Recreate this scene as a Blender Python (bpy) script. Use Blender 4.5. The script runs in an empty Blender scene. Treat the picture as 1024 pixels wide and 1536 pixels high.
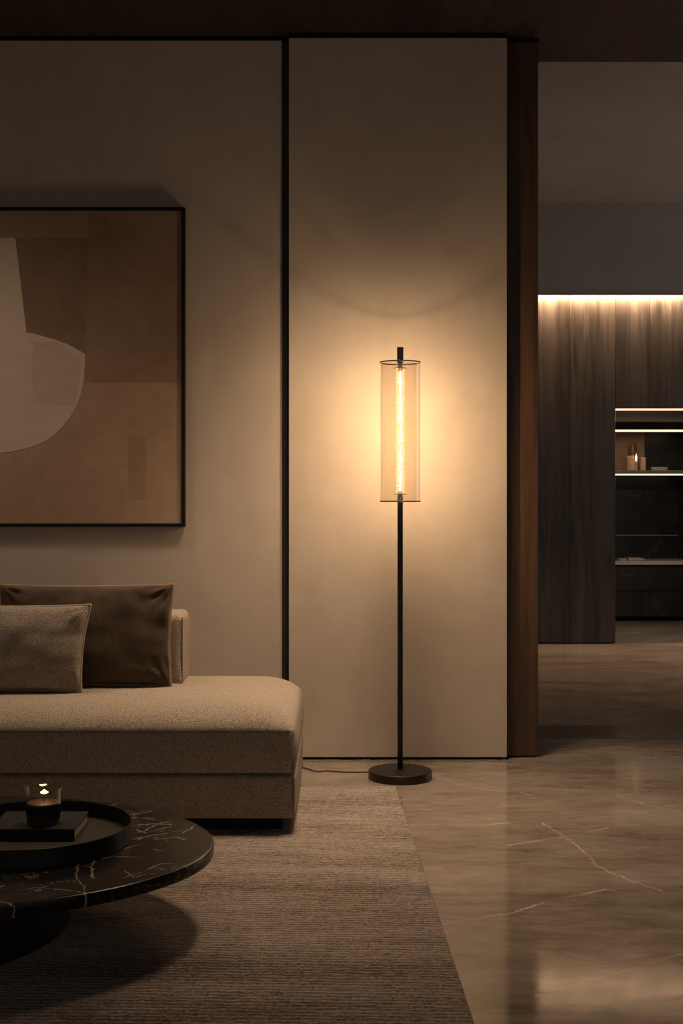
import bpy, bmesh, math, random
from mathutils import Vector, Matrix, noise as mnoise
random.seed(7)
S = bpy.context.scene
C = S.collection
PI = math.pi
ORG = {}                       # world origin of every object that parents others

# ------------------------------------------------------------------ camera
EYE, F, HY, CX = 1.05, 1900.0, 748.0, 512.0   # eye height (m), focal length (px of 1024x1536), horizon row, centre column
cam = bpy.data.cameras.new('camera')
cam.sensor_fit = 'AUTO'; cam.sensor_width = 36.0
cam.lens = 36.0 * F / 1536.0
cam.shift_y = -(768.0 - HY) / 1536.0
cam.clip_start = 0.05; cam.clip_end = 60
co = bpy.data.objects.new('camera', cam); C.objects.link(co)
co.location = (0, 0, EYE); co.rotation_euler = (PI / 2, 0, 0)
S.camera = co
vs = S.view_settings
S.display_settings.display_device = 'sRGB'
vs.view_transform = 'Standard'; vs.look = 'None'; vs.gamma = 1.0; vs.use_curve_mapping = False
vs.exposure = 0.14

def fl(px, py, z=0.0):         # measured point on a horizontal plane
    y = (EYE - z) * F / (py - HY)
    return ((px - CX) * y / F, y)

# ------------------------------------------------------------------ object helpers
def tag(o, label, cat, group=None):
    o['label'] = label; o['category'] = cat
    if group: o['group'] = group
    return o

def thing(name, loc, label, cat, group=None):
    o = bpy.data.objects.new(name, None); C.objects.link(o)
    o.location = loc; o.empty_display_size = 0.05
    ORG[o.name] = Vector(loc)
    return tag(o, label, cat, group)

def obj(name, bm, mats, parent=None, smooth=None, org=None):
    """link bm (built in world coordinates) as ONE mesh object; local to its parent, else to org"""
    base = ORG[parent.name] if parent else Vector(org or (0, 0, 0))
    bmesh.ops.translate(bm, verts=bm.verts, vec=-base)
    bmesh.ops.recalc_face_normals(bm, faces=bm.faces)
    me = bpy.data.meshes.new(name); bm.to_mesh(me); bm.free()
    for m in (mats if isinstance(mats, (list, tuple)) else [mats]): me.materials.append(m)
    o = bpy.data.objects.new(name, me); C.objects.link(o)
    if parent:
        o.parent = parent
    else:
        o.location = base
    ORG[o.name] = base
    if smooth is not None:
        for p in me.polygons: p.use_smooth = True
        if smooth < 3.1:
            me.update()
            b2 = bmesh.new(); b2.from_mesh(me)
            for e in b2.edges:
                if len(e.link_faces) == 2 and e.calc_face_angle(0) > smooth: e.smooth = False
            b2.to_mesh(me); b2.free()
    return o

def struct(name, bm, mats, label=None, smooth=None, parent=None):
    o = obj(name, bm, mats, parent, smooth)
    o['kind'] = 'structure'
    if label: tag(o, label, name.split('_')[0])
    return o

def box(bm, x0, x1, y0, y1, z0, z1, bev=0.0, seg=2, mi=0):
    r = bmesh.ops.create_cube(bm, size=1.0)
    vv = r['verts']
    for v in vv:
        v.co = Vector(((x0 + x1) / 2 + v.co.x * (x1 - x0), (y0 + y1) / 2 + v.co.y * (y1 - y0), (z0 + z1) / 2 + v.co.z * (z1 - z0)))
    fs = {f for v in vv for f in v.link_faces}
    for f in fs: f.material_index = mi
    if bev > 0:
        es = list({e for v in vv for e in v.link_edges})
        bmesh.ops.bevel(bm, geom=es, offset=bev, segments=seg, affect='EDGES', profile=0.5)
    return bm

def nb(): return bmesh.new()
def bx(*a, **k): return box(nb(), *a, **k)

def lathe(bm, prof, cx, cy, n=64, sx=1.0, sy=1.0, closed=False):
    """prof: list of (r, z); spun about the vertical through cx, cy"""
    rings = []
    for r, z in prof:
        if r < 1e-6: rings.append([bm.verts.new((cx, cy, z))])
        else: rings.append([bm.verts.new((cx + r * sx * math.cos(2 * PI * k / n), cy + r * sy * math.sin(2 * PI * k / n), z)) for k in range(n)])
    pairs = list(zip(rings[:-1], rings[1:]))
    if closed: pairs.append((rings[-1], rings[0]))
    for a, b in pairs:
        for k in range(n):
            k2 = (k + 1) % n
            if len(a) == 1 and len(b) == 1: continue
            if len(a) == 1: bm.faces.new((a[0], b[k], b[k2]))
            elif len(b) == 1: bm.faces.new((a[k], a[k2], b[0]))
            else: bm.faces.new((a[k], a[k2], b[k2], b[k]))
    return bm

def disc_prof(r, z0, z1, b=0.001):
    return [(0, z0), (r - b, z0), (r - b * .3, z0 + b * .3), (r, z0 + b), (r, z1 - b), (r - b * .3, z1 - b * .3), (r - b, z1), (0, z1)]

def tube(bm, pts, r, n=8, cyclic=False):
    pts = [Vector(p) for p in pts]; N = len(pts); rings = []
    for i, p in enumerate(pts):
        a = pts[(i - 1) % N] if (cyclic or i > 0) else p
        b = pts[(i + 1) % N] if (cyclic or i < N - 1) else p
        t = (b - a).normalized()
        up = Vector((0, 0, 1)) if abs(t.z) < 0.9 else Vector((0, 1, 0))
        s = t.cross(up).normalized(); u = s.cross(t).normalized()
        rings.append([bm.verts.new(p + r * (math.cos(2 * PI * k / n) * s + math.sin(2 * PI * k / n) * u)) for k in range(n)])
    m = N if cyclic else N - 1
    for i in range(m):
        a, b = rings[i], rings[(i + 1) % N]
        for k in range(n):
            bm.faces.new((a[k], a[(k + 1) % n], b[(k + 1) % n], b[k]))
    if not cyclic:
        bm.faces.new(rings[0]); bm.faces.new(rings[-1])
    return bm

def axis_lines(lo, hi, r0, r1, nr, nm):
    out = [lo + r0 * (1 - math.cos(PI / 2 * i / nr)) for i in range(nr)]
    a, b = lo + r0, hi - r1
    out += [a + (b - a) * i / nm for i in range(nm)]
    out += [b + r1 * math.sin(PI / 2 * i / nr) for i in range(nr + 1)]
    return out

def rbox(bm, x0, x1, y0, y1, z0, z1, rt, rb, nr=7, nm=(30, 14, 5), warp=None):
    """soft box: rt = radii (x, y, z) round the top, rb round the bottom"""
    X = axis_lines(x0, x1, rt[0], rt[0], nr, nm[0]); Y = axis_lines(y0, y1, rt[1], rt[1], nr, nm[1]); Z = axis_lines(z0, z1, rb[2], rt[2], nr, nm[2])
    zm = z0 + (z1 - z0) * 0.45
    cache = {}
    def vert(i, j, k):
        key = (i, j, k)
        if key in cache: return cache[key]
        p = Vector((X[i], Y[j], Z[k]))
        t = min(1, max(0, (p.z - z0) / max(1e-6, zm - z0)))
        rx = rb[0] + (rt[0] - rb[0]) * t; ry = rb[1] + (rt[1] - rb[1]) * t
        rz = rt[2] if p.z > zm else rb[2]
        c = Vector((min(max(p.x, x0 + rx), x1 - rx), min(max(p.y, y0 + ry), y1 - ry), min(max(p.z, z0 + rb[2]), z1 - rt[2])))
        d = Vector(((p.x - c.x) / rx, (p.y - c.y) / ry, (p.z - c.z) / rz))
        if d.length > 1e-9:
            m = max(abs(d.x), abs(d.y), abs(d.z)); d = d.normalized() * m
        q = Vector((c.x + d.x * rx, c.y + d.y * ry, c.z + d.z * rz))
        if warp: q = warp(q)
        cache[key] = bm.verts.new(q); return cache[key]
    nx, ny, nz = len(X), len(Y), len(Z)
    def quad(a, b, c, d):
        vs_ = [vert(*a), vert(*b), vert(*c), vert(*d)]
        if len(set(vs_)) == 4: bm.faces.new(vs_)
    for i in range(nx - 1):
        for j in range(ny - 1):
            for k in (0, nz - 1): quad((i, j, k), (i + 1, j, k), (i + 1, j + 1, k), (i, j + 1, k))
        for k in range(nz - 1):
            for j in (0, ny - 1): quad((i, j, k), (i + 1, j, k), (i + 1, j, k + 1), (i, j, k + 1))
    for j in range(ny - 1):
        for k in range(nz - 1):
            for i in (0, nx - 1): quad((i, j, k), (i, j + 1, k), (i, j + 1, k + 1), (i, j, k + 1))
    bmesh.ops.remove_doubles(bm, verts=bm.verts, dist=1e-5)
    return bm

# ------------------------------------------------------------------ material helpers
class NT:
    def __init__(self, name):
        self.m = bpy.data.materials.new(name); self.m.use_nodes = True
        self.t = self.m.node_tree; self.t.nodes.clear()
        self.out = self.t.nodes.new('ShaderNodeOutputMaterial')
    def n(self, typ, **kw):
        nd = self.t.nodes.new(typ)
        for k, v in kw.items(): setattr(nd, k, v)
        return nd
    def set(self, sock, v):
        if hasattr(v, 'is_output') or isinstance(v, bpy.types.NodeSocket): self.t.links.new(v, sock)
        elif v is not None: sock.default_value = v
    def coord(self, kind='Object', scale=(1, 1, 1), rot=(0, 0, 0), loc=(0, 0, 0)):
        tc = self.n('ShaderNodeTexCoord'); mp = self.n('ShaderNodeMapping')
        self.t.links.new(tc.outputs[kind], mp.inputs['Vector'])
        mp.inputs['Scale'].default_value = scale; mp.inputs['Rotation'].default_value = rot; mp.inputs['Location'].default_value = loc
        return mp.outputs[0]
    def world(self, scale=(1, 1, 1)):
        g = self.n('ShaderNodeNewGeometry'); mp = self.n('ShaderNodeMapping')
        self.t.links.new(g.outputs['Position'], mp.inputs['Vector']); mp.inputs['Scale'].default_value = scale
        return mp.outputs[0]
    def noise(self, vec, scale=5, detail=3, rough=.5, dist=0):
        nd = self.n('ShaderNodeTexNoise'); self.set(nd.inputs['Vector'], vec)
        nd.inputs['Scale'].default_value = scale; nd.inputs['Detail'].default_value = detail
        nd.inputs['Roughness'].default_value = rough; nd.inputs['Distortion'].default_value = dist
        return nd
    def voro(self, vec, scale=5, feature='F1', rnd=1.0):
        nd = self.n('ShaderNodeTexVoronoi', feature=feature); self.set(nd.inputs['Vector'], vec)
        nd.inputs['Scale'].default_value = scale; nd.inputs['Randomness'].default_value = rnd
        return nd
    def math(self, op, a, b=None, c=None, clamp=False):
        nd = self.n('ShaderNodeMath', operation=op, use_clamp=clamp)
        self.set(nd.inputs[0], a)
        if b is not None: self.set(nd.inputs[1], b)
        if c is not None: self.set(nd.inputs[2], c)
        return nd.outputs[0]
    def vm(self, op, a, b=None, out=0):
        nd = self.n('ShaderNodeVectorMath', operation=op); self.set(nd.inputs[0], a)
        if b is not None:
            if op == 'SCALE': self.set(nd.inputs['Scale'], b)
            else: self.set(nd.inputs[1], b)
        return nd.outputs[out]
    def ramp(self, fac, stops, interp='LINEAR'):
        nd = self.n('ShaderNodeValToRGB'); self.set(nd.inputs[0], fac)
        cr = nd.color_ramp; cr.interpolation = interp
        while len(cr.elements) < len(stops): cr.elements.new(0.5)
        for e, (p, c) in zip(cr.elements, stops):
            e.position = p; e.color = (*c, 1) if len(c) == 3 else c
        return nd.outputs[0]
    def range(self, v, a, b, c=0, d=1):
        nd = self.n('ShaderNodeMapRange'); self.set(nd.inputs[0], v)
        for i, x in enumerate((a, b, c, d)): nd.inputs[i + 1].default_value = x
        return nd.outputs[0]
    def mix(self, fac, a, b, mode='MIX'):
        nd = self.n('ShaderNodeMix', data_type='RGBA', blend_type=mode)
        self.set(nd.inputs[0], fac)
        for i, v in ((6, a), (7, b)):
            if isinstance(v, tuple) and len(v) == 3: v = (*v, 1)
            self.set(nd.inputs[i], v)
        return nd.outputs[2]
    def bump(self, h, strength=.3, dist=.01, normal=None):
        nd = self.n('ShaderNodeBump'); self.set(nd.inputs['Height'], h)
        nd.inputs['Strength'].default_value = strength; nd.inputs['Distance'].default_value = dist
        if normal is not None: self.set(nd.inputs['Normal'], normal)
        return nd.outputs[0]
    def bsdf(self, color, rough=.5, metal=0, normal=None, spec=.5, sheen=0, sheen_rough=.5, coat=0, sheen_tint=None):
        nd = self.n('ShaderNodeBsdfPrincipled')
        if isinstance(color, tuple) and len(color) == 3: color = (*color, 1)
        self.set(nd.inputs['Base Color'], color); self.set(nd.inputs['Roughness'], rough)
        nd.inputs['Metallic'].default_value = metal; nd.inputs['Specular IOR Level'].default_value = spec
        nd.inputs['Sheen Weight'].default_value = sheen; nd.inputs['Sheen Roughness'].default_value = sheen_rough
        if sheen_tint: nd.inputs['Sheen Tint'].default_value = (*sheen_tint, 1)
        nd.inputs['Coat Weight'].default_value = coat; nd.inputs['Coat Roughness'].default_value = .1
        if normal is not None: self.set(nd.inputs['Normal'], normal)
        self.t.links.new(nd.outputs[0], self.out.inputs[0])
        return self.m
    def seg_dist(self, P, segs):
        """smallest distance from P to any of the (ax, ay, bx, by) line pieces on the surface"""
        best = None
        for ax, ay, bx_, by in segs:
            ba = Vector((bx_ - ax, by - ay, 0)); l2 = max(1e-9, ba.length_squared)
            pa = self.vm('SUBTRACT', P, (ax, ay, 0))
            h = self.math('MULTIPLY', self.vm('DOT_PRODUCT', pa, tuple(ba), 1), 1 / l2, clamp=True)
            hv = self.n('ShaderNodeVectorMath', operation='SCALE'); hv.inputs[0].default_value = tuple(ba); self.set(hv.inputs['Scale'], h)
            d = self.vm('LENGTH', self.vm('SUBTRACT', pa, hv.outputs[0]), None, 1)
            best = d if best is None else self.math('MINIMUM', best, d)
        return best

def poly_segs(lines, z=0.0):
    out = []
    for L in lines:
        P = [fl(px, py, z) for px, py in L]
        for a, b in zip(P[:-1], P[1:]): out.append((*a, *b))
    return out

def plain(name, color, rough=.5, metal=0, spec=.5, var=.12, scale=30, bump=.05):
    k = NT(name); v = k.coord()
    nz = k.noise(v, scale, 4)
    lo = tuple(c * (1 - var) for c in color); hi = tuple(min(1, c * (1 + var)) for c in color)
    col = k.ramp(nz.outputs[0], [(.3, lo), (.7, hi)])
    return k.bsdf(col, rough, metal, k.bump(nz.outputs[0], bump, .002), spec)

def emit(name, color, strength):
    k = NT(name); e = k.n('ShaderNodeEmission'); e.inputs[0].default_value = (*color, 1); e.inputs[1].default_value = strength
    k.t.links.new(e.outputs[0], k.out.inputs[0]); return k.m

def plaster(name, lo, hi, rough=.75, seed=0.0):
    k = NT(name); w = k.world()
    a = k.noise(k.vm('ADD', w, (seed, seed, seed)), 1.3, 5, .6, .4); b = k.noise(w, 9, 4, .6); s = k.noise(k.world((1, 1, .25)), 14, 4, .6)
    f = k.math('ADD', k.math('MULTIPLY', a.outputs[0], .62), k.math('ADD', k.math('MULTIPLY', b.outputs[0], .2), k.math('MULTIPLY', s.outputs[0], .18)))
    col = k.ramp(f, [(.34, lo), (.64, hi)])
    h = k.noise(w, 60, 5, .6)
    return k.bsdf(col, rough, 0, k.bump(h.outputs[0], .06, .004, k.bump(b.outputs[0], .10, .006)), .35)

def wood(name, dark, light, axis='z', scale=1.0, rough=.5, plank=None, spec=.4, bump=.25):
    k = NT(name)
    st = {'z': (9, 9, .55), 'y': (9, .55, 9), 'x': (.55, 9, 9)}[axis]
    w = k.world(tuple(s * scale for s in st))
    a = k.noise(w, 1.6, 6, .62, .9); b = k.noise(w, 7, 5, .65, .3); c = k.noise(k.world((1.2, 1.2, .7)), 1.6, 3, .5)
    f = k.math('ADD', k.math('MULTIPLY', a.outputs[0], .55), k.math('ADD', k.math('MULTIPLY', b.outputs[0], .25), k.math('MULTIPLY', c.outputs[0], .2)))
    col = k.ramp(f, [(.36, dark), (.5, tuple((p + q) / 2 for p, q in zip(dark, light))), (.66, light)])
    if plank:                                      # board-to-board tone steps
        ax, wd = plank
        sx = k.n('ShaderNodeSeparateXYZ'); k.t.links.new(k.world().node.outputs[0], sx.inputs[0])
        fl_ = k.math('FLOOR', k.math('DIVIDE', sx.outputs[ax], wd))
        wn = k.n('ShaderNodeTexWhiteNoise', noise_dimensions='1D'); k.set(wn.inputs['W'], fl_)
        col = k.mix(1.0, col, k.ramp(wn.outputs['Value'], [(0, (.7, .7, .7)), (1, (1.25, 1.22, 1.2))]), 'MULTIPLY')
    return k.bsdf(col, k.range(b.outputs[0], .3, .7, rough - .08, rough + .1), 0, k.bump(b.outputs[0], bump, .003, k.bump(a.outputs[0], bump * .6, .004)), spec)

def boucle(name, dark, light, nub=255, bump=.9, sheen=.2):
    k = NT(name); v = k.world()
    vv = k.vm('ADD', v, k.vm('SCALE', k.noise(v, 130, 2).outputs['Color'], .006))
    a = k.voro(vv, nub, 'SMOOTH_F1'); b = k.noise(v, nub * 2.2, 3, .7); c = k.noise(v, 5, 3)
    h = k.math('SUBTRACT', 1.0, a.outputs['Distance'])
    h2 = k.math('ADD', h, k.math('MULTIPLY', b.outputs[0], .8))
    f = k.math('ADD', k.range(h2, .75, 1.4), k.math('MULTIPLY', k.math('SUBTRACT', c.outputs[0], .5), .12))
    col = k.ramp(f, [(.0, dark), (.7, light)])
    return k.bsdf(col, .95, 0, k.bump(h2, bump, .0065), .15, sheen, .5)

def glassy(name, tint=(.97, .96, .94), gl=.06, rough=.02, edge=.55):
    """thin clear glass: light passes straight through, the grazing parts mirror"""
    k = NT(name); lw = k.n('ShaderNodeLayerWeight'); lw.inputs[0].default_value = .5
    f = k.math('ADD', k.math('MULTIPLY', k.math('POWER', lw.outputs['Facing'], 4.0), edge), gl, clamp=True)
    t = k.n('ShaderNodeBsdfTransparent'); t.inputs[0].default_value = (*tint, 1)
    g = k.n('ShaderNodeBsdfGlossy'); g.inputs[1].default_value = rough; g.inputs[0].default_value = (1, 1, 1, 1)
    mx = k.n('ShaderNodeMixShader'); k.set(mx.inputs[0], f); k.t.links.new(t.outputs[0], mx.inputs[1]); k.t.links.new(g.outputs[0], mx.inputs[2])
    k.t.links.new(mx.outputs[0], k.out.inputs[0]); return k.m

# ------------------------------------------------------------------ tuned constants
LAMP = (1.0, .755, .49); LAMP_S = 21.0
LED = (1.0, .72, .45)
WORLD = (1.0, .95, .91); WORLD_S = 0.205

# ------------------------------------------------------------------ materials
M_wall = plaster('beige_plaster', (.43, .35, .285), (.54, .45, .375))
M_panel = plaster('beige_panel_plaster', (.45, .365, .29), (.56, .465, .38), .62, 4.0)
M_grey = plaster('grey_plaster', (.31, .275, .25), (.37, .335, .305), .8, 9.0)
M_ceilwood = wood('dark_ceiling_wood', (.013, .008, .0055), (.050, .031, .020), 'y', .9, .55, (0, .19))
M_post = wood('walnut_post', (.028, .014, .007), (.135, .068, .032), 'z', 1.2, .45)
M_cab = wood('charcoal_oak', (.010, .0082, .0068), (.075, .062, .052), 'z', .8, .42, (0, .11), .5)
M_black = plain('black_reveal', (.006, .006, .006), .7, 0, .2)
M_blackmetal = plain('black_metal', (.018, .016, .015), .38, .6, .5, .2, 60)
M_bronze = plain('dark_bronze', (.035, .028, .022), .42, .75, .5, .2, 40)
M_brass = plain('aged_brass', (.55, .36, .14), .25, 1.0, .5, .12, 80)
M_led2 = emit('led_glow_soft', (1.0, .70, .46), 1.2)
M_cove = emit('cove_glow', (1.0, .645, .38), 210.0)
M_shelfstone = plain('grey_shelf_stone', (.30, .27, .245), .45)
M_counter = plain('pale_counter_stone', (.45, .40, .37), .35)

def stone_floor():
    k = NT('polished_stone_floor'); w = k.world()
    warp = k.vm('SCALE', k.vm('SUBTRACT', k.noise(w, 3.0, 4, .6).outputs['Color'], (.5, .5, .5)), .10)
    p = k.vm('ADD', w, warp)
    st = k.n('ShaderNodeMapping'); k.t.links.new(p, st.inputs[0]); st.inputs['Scale'].default_value = (.55, 1.6, 1); st.inputs['Rotation'].default_value = (0, 0, -.22)
    a = k.noise(st.outputs[0], 2.3, 8, .70, .8); b = k.noise(st.outputs[0], 11, 8, .76, .6); c = k.noise(w, 1.0, 2)
    f = k.math('ADD', k.math('MULTIPLY', a.outputs[0], .46), k.math('ADD', k.math('MULTIPLY', b.outputs[0], .36), k.math('MULTIPLY', c.outputs[0], .18)))
    col = k.ramp(f, [(.35, (.095, .073, .056)), (.46, (.20, .155, .119)), (.55, (.285, .226, .176)), (.66, (.41, .335, .265))])
    veins = [[(665, 1386), (768, 1369), (833, 1348), (910, 1334)], [(815, 1235), (854, 1260), (886, 1286), (892, 1298), (933, 1316), (992, 1337)],
             [(762, 1268), (854, 1254), (910, 1242)], [(924, 1192), (969, 1207), (1060, 1226)], [(803, 1493), (868, 1476), (921, 1460), (1060, 1420)],
             [(685, 1177), (739, 1186), (800, 1192)], [(720, 1238), (764, 1234)]]
    wob = k.vm('SCALE', k.vm('SUBTRACT', k.noise(w, 22, 4, .7).outputs['Color'], (.5, .5, .5)), .035)
    fine = k.vm('MULTIPLY', k.vm('ADD', w, wob), (1, 1, 0))
    d = k.seg_dist(fine, poly_segs(veins))
    ln = k.range(d, .0005, .0055, 1, 0)
    brk = k.range(k.noise(w, 5, 3).outputs[0], .38, .62, .12, 1)
    col = k.mix(k.math('MULTIPLY', k.math('MULTIPLY', ln, brk), .8), col, (.66, .54, .42))
    vv = k.voro(k.vm('ADD', w, k.vm('SCALE', warp, 4.0)), 1.1, 'DISTANCE_TO_EDGE')
    ln2 = k.range(vv.outputs['Distance'], .0, .006, 1, 0)
    col = k.mix(k.math('MULTIPLY', k.math('MULTIPLY', ln2, brk), .22), col, (.5, .41, .32))
    rg = k.range(b.outputs[0], .3, .7, .05, .13)
    return k.bsdf(col, rg, 0, k.bump(b.outputs[0], .025, .004), .85)
M_floor = stone_floor()

# ------------------------------------------------------------------ the room shell
YP, YW = 5.093, 5.123                 # raised panel, wall behind it
ZP = 2.9025
CEIL = 2.915
XL, XR = -3.2, 4.4
# living-room floor and the floor of the room beyond, with a dark strip between them
YT = 5.545
struct('floor', bx(XL, XR, -1.6, 11.6, -.10, 0), M_floor, 'polished brown-grey stone floor with pale veins')
b = nb(); box(b, .80, 3.2, YT - .004, YT + .004, -.002, .0008); box(b, .80, 3.2, YT + .004, 5.86, -.002, .0006, mi=1)
struct('trim_1', b, [M_black, plain('dark_floor_strip', (.085, .072, .06), .16)], 'dark strip across the floor at the opening')
b = nb(); box(b, XL, -.2412, YW, YW + .22, 0, ZP); box(b, -.2412, -.20, YW + .022, YW + .22, 0, ZP, mi=1); box(b, -.20, .664, YW + .002, YW + .22, 0, ZP); box(b, XL, .8, YW + .006, YW + .22, ZP, 3.16, mi=2)
struct('wall_back', b, [M_wall, plain('brown_channel', (.045, .030, .020), .6), M_black], 'smooth beige plaster wall behind the painting and sofa')
b = nb(); box(b, -.2118, .665, YP, YW + .001, .0103, ZP, .0012, 1); box(b, -.19, .65, YP + .012, YW + .001, 0, .0103, mi=1)
struct('trim_2', b, [M_panel, M_black], 'tall raised beige wall panel behind the lamp')
b = nb(); box(b, .668, .798, 5.14, 5.41, .006, CEIL + .002, .002, 1); box(b, .675, .79, 5.145, 5.40, 0, .006, mi=1)
struct('trim_3', b, [M_post, M_black], 'tall brown wooden post at the edge of the opening')
b = nb()
box(b, XL, -.2118, -1.6, 5.105, CEIL, CEIL + .24); box(b, -.2118, .665, -1.6, 5.07, CEIL, CEIL + .24); box(b, .665, XR, -1.6, 5.41, CEIL, CEIL + .24)
struct('ceiling', b, M_ceilwood, 'dark wooden ceiling boards')
struct('wall_left', bx(XL - .1, XL, -1.6, 5.4, 0, 3.16), M_wall)
# the room beyond
b = nb(); box(b, 2.9, XR, 5.14, 5.41, 0, CEIL)
struct('wall_front', b, M_wall)
struct('ceiling_kitchen', bx(-.5, XR, 5.36, 9.07, 3.16, 3.26), M_grey, 'grey ceiling of the room beyond the opening')
struct('wall_bulkhead', bx(-.5, XR, 9.03, 9.07, 2.508, 3.16), M_grey, 'grey bulkhead above the glowing cove')
struct('wall_kitchen', bx(-.5, XR, 11.30, 11.6, 0, 3.26), NT('_').bsdf((.02, .02, .02)), 'black marble back wall of the recess')
b = nb(); box(b, -.6, -.5, 5.35, 11.6, 0, 3.26)
struct('wall_side', b, M_grey)
# right wall, out of frame, with the opening of an added window
b = nb(); box(b, XR, XR + .12, -1.6, 6.1, 0, 3.26); box(b, XR, XR + .12, 8.6, 11.6, 0, 3.26); box(b, XR, XR + .12, 6.1, 8.6, 2.6, 3.26)
struct('wall_right', b, M_grey)

def marble(name, base, veincol, lines=(), z=0.0, rough=.12, amt=.8, seed=0.0, scale=5.0, fine_amt=.35, side=False, tone2=None, spec=.5):
    k = NT(name); w = k.vm('ADD', k.world(), (seed, seed * .7, seed * .3))
    n1 = k.noise(w, 5, 5, .65)
    base2 = tone2 or tuple(c * 2.2 for c in base)
    col = k.ramp(n1.outputs[0], [(.4, base), (.72, base2)])
    warp = k.vm('SCALE', k.vm('SUBTRACT', k.noise(w, 3.2, 5, .65).outputs['Color'], (.5, .5, .5)), .55)
    st = k.n('ShaderNodeMapping'); k.t.links.new(k.vm('ADD', w, warp), st.inputs[0]); st.inputs['Scale'].default_value = (.6, 1.5, 1.0) if not side else (1.5, 1.5, .6)
    vv = k.voro(st.outputs[0], scale, 'DISTANCE_TO_EDGE')
    msk = k.range(k.noise(w, 4.5, 3, .6).outputs[0], .44, .66, 0, 1)
    ln = k.math('MULTIPLY', k.range(vv.outputs['Distance'], 0, .013, 1, 0), msk)
    col = k.mix(k.math('MULTIPLY', ln, fine_amt), col, veincol)
    if lines:
        g = k.world()
        wob = k.vm('SCALE', k.vm('SUBTRACT', k.noise(g, 26, 4, .75).outputs['Color'], (.5, .5, .5)), .03)
        p = k.vm('MULTIPLY', k.vm('ADD', g, wob), (1, 1, 0))
        d = k.seg_dist(p, poly_segs(lines, z))
        brk = k.range(k.noise(g, 18, 3).outputs[0], .34, .52, .25, 1)
        col = k.mix(k.math('MULTIPLY', k.math('MULTIPLY', k.range(d, .0003, .0026, 1, 0), brk), amt), col, veincol)
    return k.bsdf(col, rough, 0, None, spec)

TZ = .21
def zt(x, y): return (x / 3.012, 1150 + y / 3.012)     # measured on a close look at the table
table_lines = [[zt(575, 218), zt(640, 210), zt(690, 198)], [zt(590, 305), zt(660, 285), zt(725, 255), zt(772, 245)], [zt(610, 262), zt(700, 258), zt(770, 262)],
               [zt(360, 440), zt(340, 480), zt(375, 540), zt(392, 572), zt(430, 592)], [zt(430, 420), zt(413, 455), zt(420, 505)],
               [zt(0, 608), zt(60, 618), zt(125, 638)], [zt(-10, 548), zt(20, 538)], [zt(245, 552), zt(330, 560), zt(390, 572)],
               [zt(470, 412), zt(560, 405), zt(650, 412)], [zt(600, 330), zt(680, 312), zt(760, 300)], [zt(560, 370), zt(640, 352)],
               [zt(560, 500), zt(640, 478), zt(720, 440), zt(800, 438)], [zt(500, 178), zt(525, 168)], [zt(690, 372), zt(720, 382)], [zt(610, 285), zt(660, 300), zt(770, 268)], [zt(640, 232), zt(700, 240)], [zt(830, 300), zt(880, 262)], [zt(560, 470), zt(600, 498), zt(640, 490)], [zt(80, 560), zt(170, 545), zt(230, 552)], [zt(700, 330), zt(790, 318), zt(840, 330)]]
M_tabletop = marble('black_marble_with_pale_veins', (.008, .0065, .0055), (.34, .28, .22), table_lines, TZ, .26, .9, 0.0, 4.2, .7, tone2=(.016, .013, .011), spec=.22)
M_pedestal = marble('black_marble_pedestal', (.010, .008, .007), (.30, .25, .2), (), 0, .25, 0, 3.1, 2.6, .6, True, (.026, .021, .017))
M_splash = marble('black_marble_wall', (.012, .011, .010), (.20, .18, .16), (), 0, .25, 0, 1.7, 1.2, .5, True)
M_front = marble('black_marble_front', (.010, .009, .008), (.16, .15, .14), (), 0, .3, 0, 6.2, 1.6, .5, True)
wk = bpy.data.objects['wall_kitchen']; wk.data.materials.clear(); wk.data.materials.append(M_splash)
bpy.data.materials.remove(bpy.data.materials['_'])
struct('trim_4', bx(1.9, 4.0, 11.294, 11.302, .721, .727), M_counter, 'thin pale joint across the black marble splashback')
struct('trim_5', bx(.9, XR, 9.018, 9.03, 2.50, 2.508), M_grey)

# unseen window added in the right wall to fill the room beyond: frame and glass
b = nb()
for a in (6.1, 7.32, 8.55): box(b, XR + .02, XR + .08, a, a + .05, 0, 2.6)
box(b, XR + .02, XR + .08, 6.1, 8.6, 0, .05); box(b, XR + .02, XR + .08, 6.1, 8.6, 2.55, 2.6)
wn = struct('added_window_1', b, M_blackmetal)

# ------------------------------------------------------------------ floor lamp
LX, LY = .2203, 4.756
lamp = thing('floor_lamp', (LX, LY, 0), 'slim black floor lamp with a lit clear glass cylinder shade on a round base', 'lamp')
obj('base', lathe(nb(), [(0, 0), (.1175, 0), (.1190, .0015), (.1195, .004), (.1195, .0285), (.1188, .0308), (.1172, .032), (.020, .032), (.0135, .0335), (.0125, .036), (0, .036)], LX, LY, 96), M_bronze, lamp, .6)
obj('pole', lathe(nb(), disc_prof(.0103, .034, 1.0372), LX, LY, 32), M_blackmetal, lamp, .6)
def ring(z0, z1): return lathe(nb(), [(.0746, z0), (.0763, z0), (.0770, z0 + .0007), (.0770, z1 - .0007), (.0763, z1), (.0746, z1)], LX, LY, 96, closed=True)
M_disc = glassy('smoked_disc_glass', (.97, .955, .93), .03, .06, .05)
ld = obj('lower_ring', ring(1.0376, 1.0424), M_blackmetal, lamp, .6)
obj('disc', lathe(nb(), [(.0104, 1.0386), (.0745, 1.0386), (.0745, 1.0412), (.0104, 1.0412)], LX, LY, 96, closed=True), M_disc, ld, .6)
uc = obj('shade_cap', ring(1.5590, 1.5636), M_blackmetal, lamp, .6)
obj('disc', lathe(nb(), [(.0121, 1.5600), (.0745, 1.5600), (.0745, 1.5626), (.0121, 1.5626)], LX, LY, 96, closed=True), M_disc, uc, .6)
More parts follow.
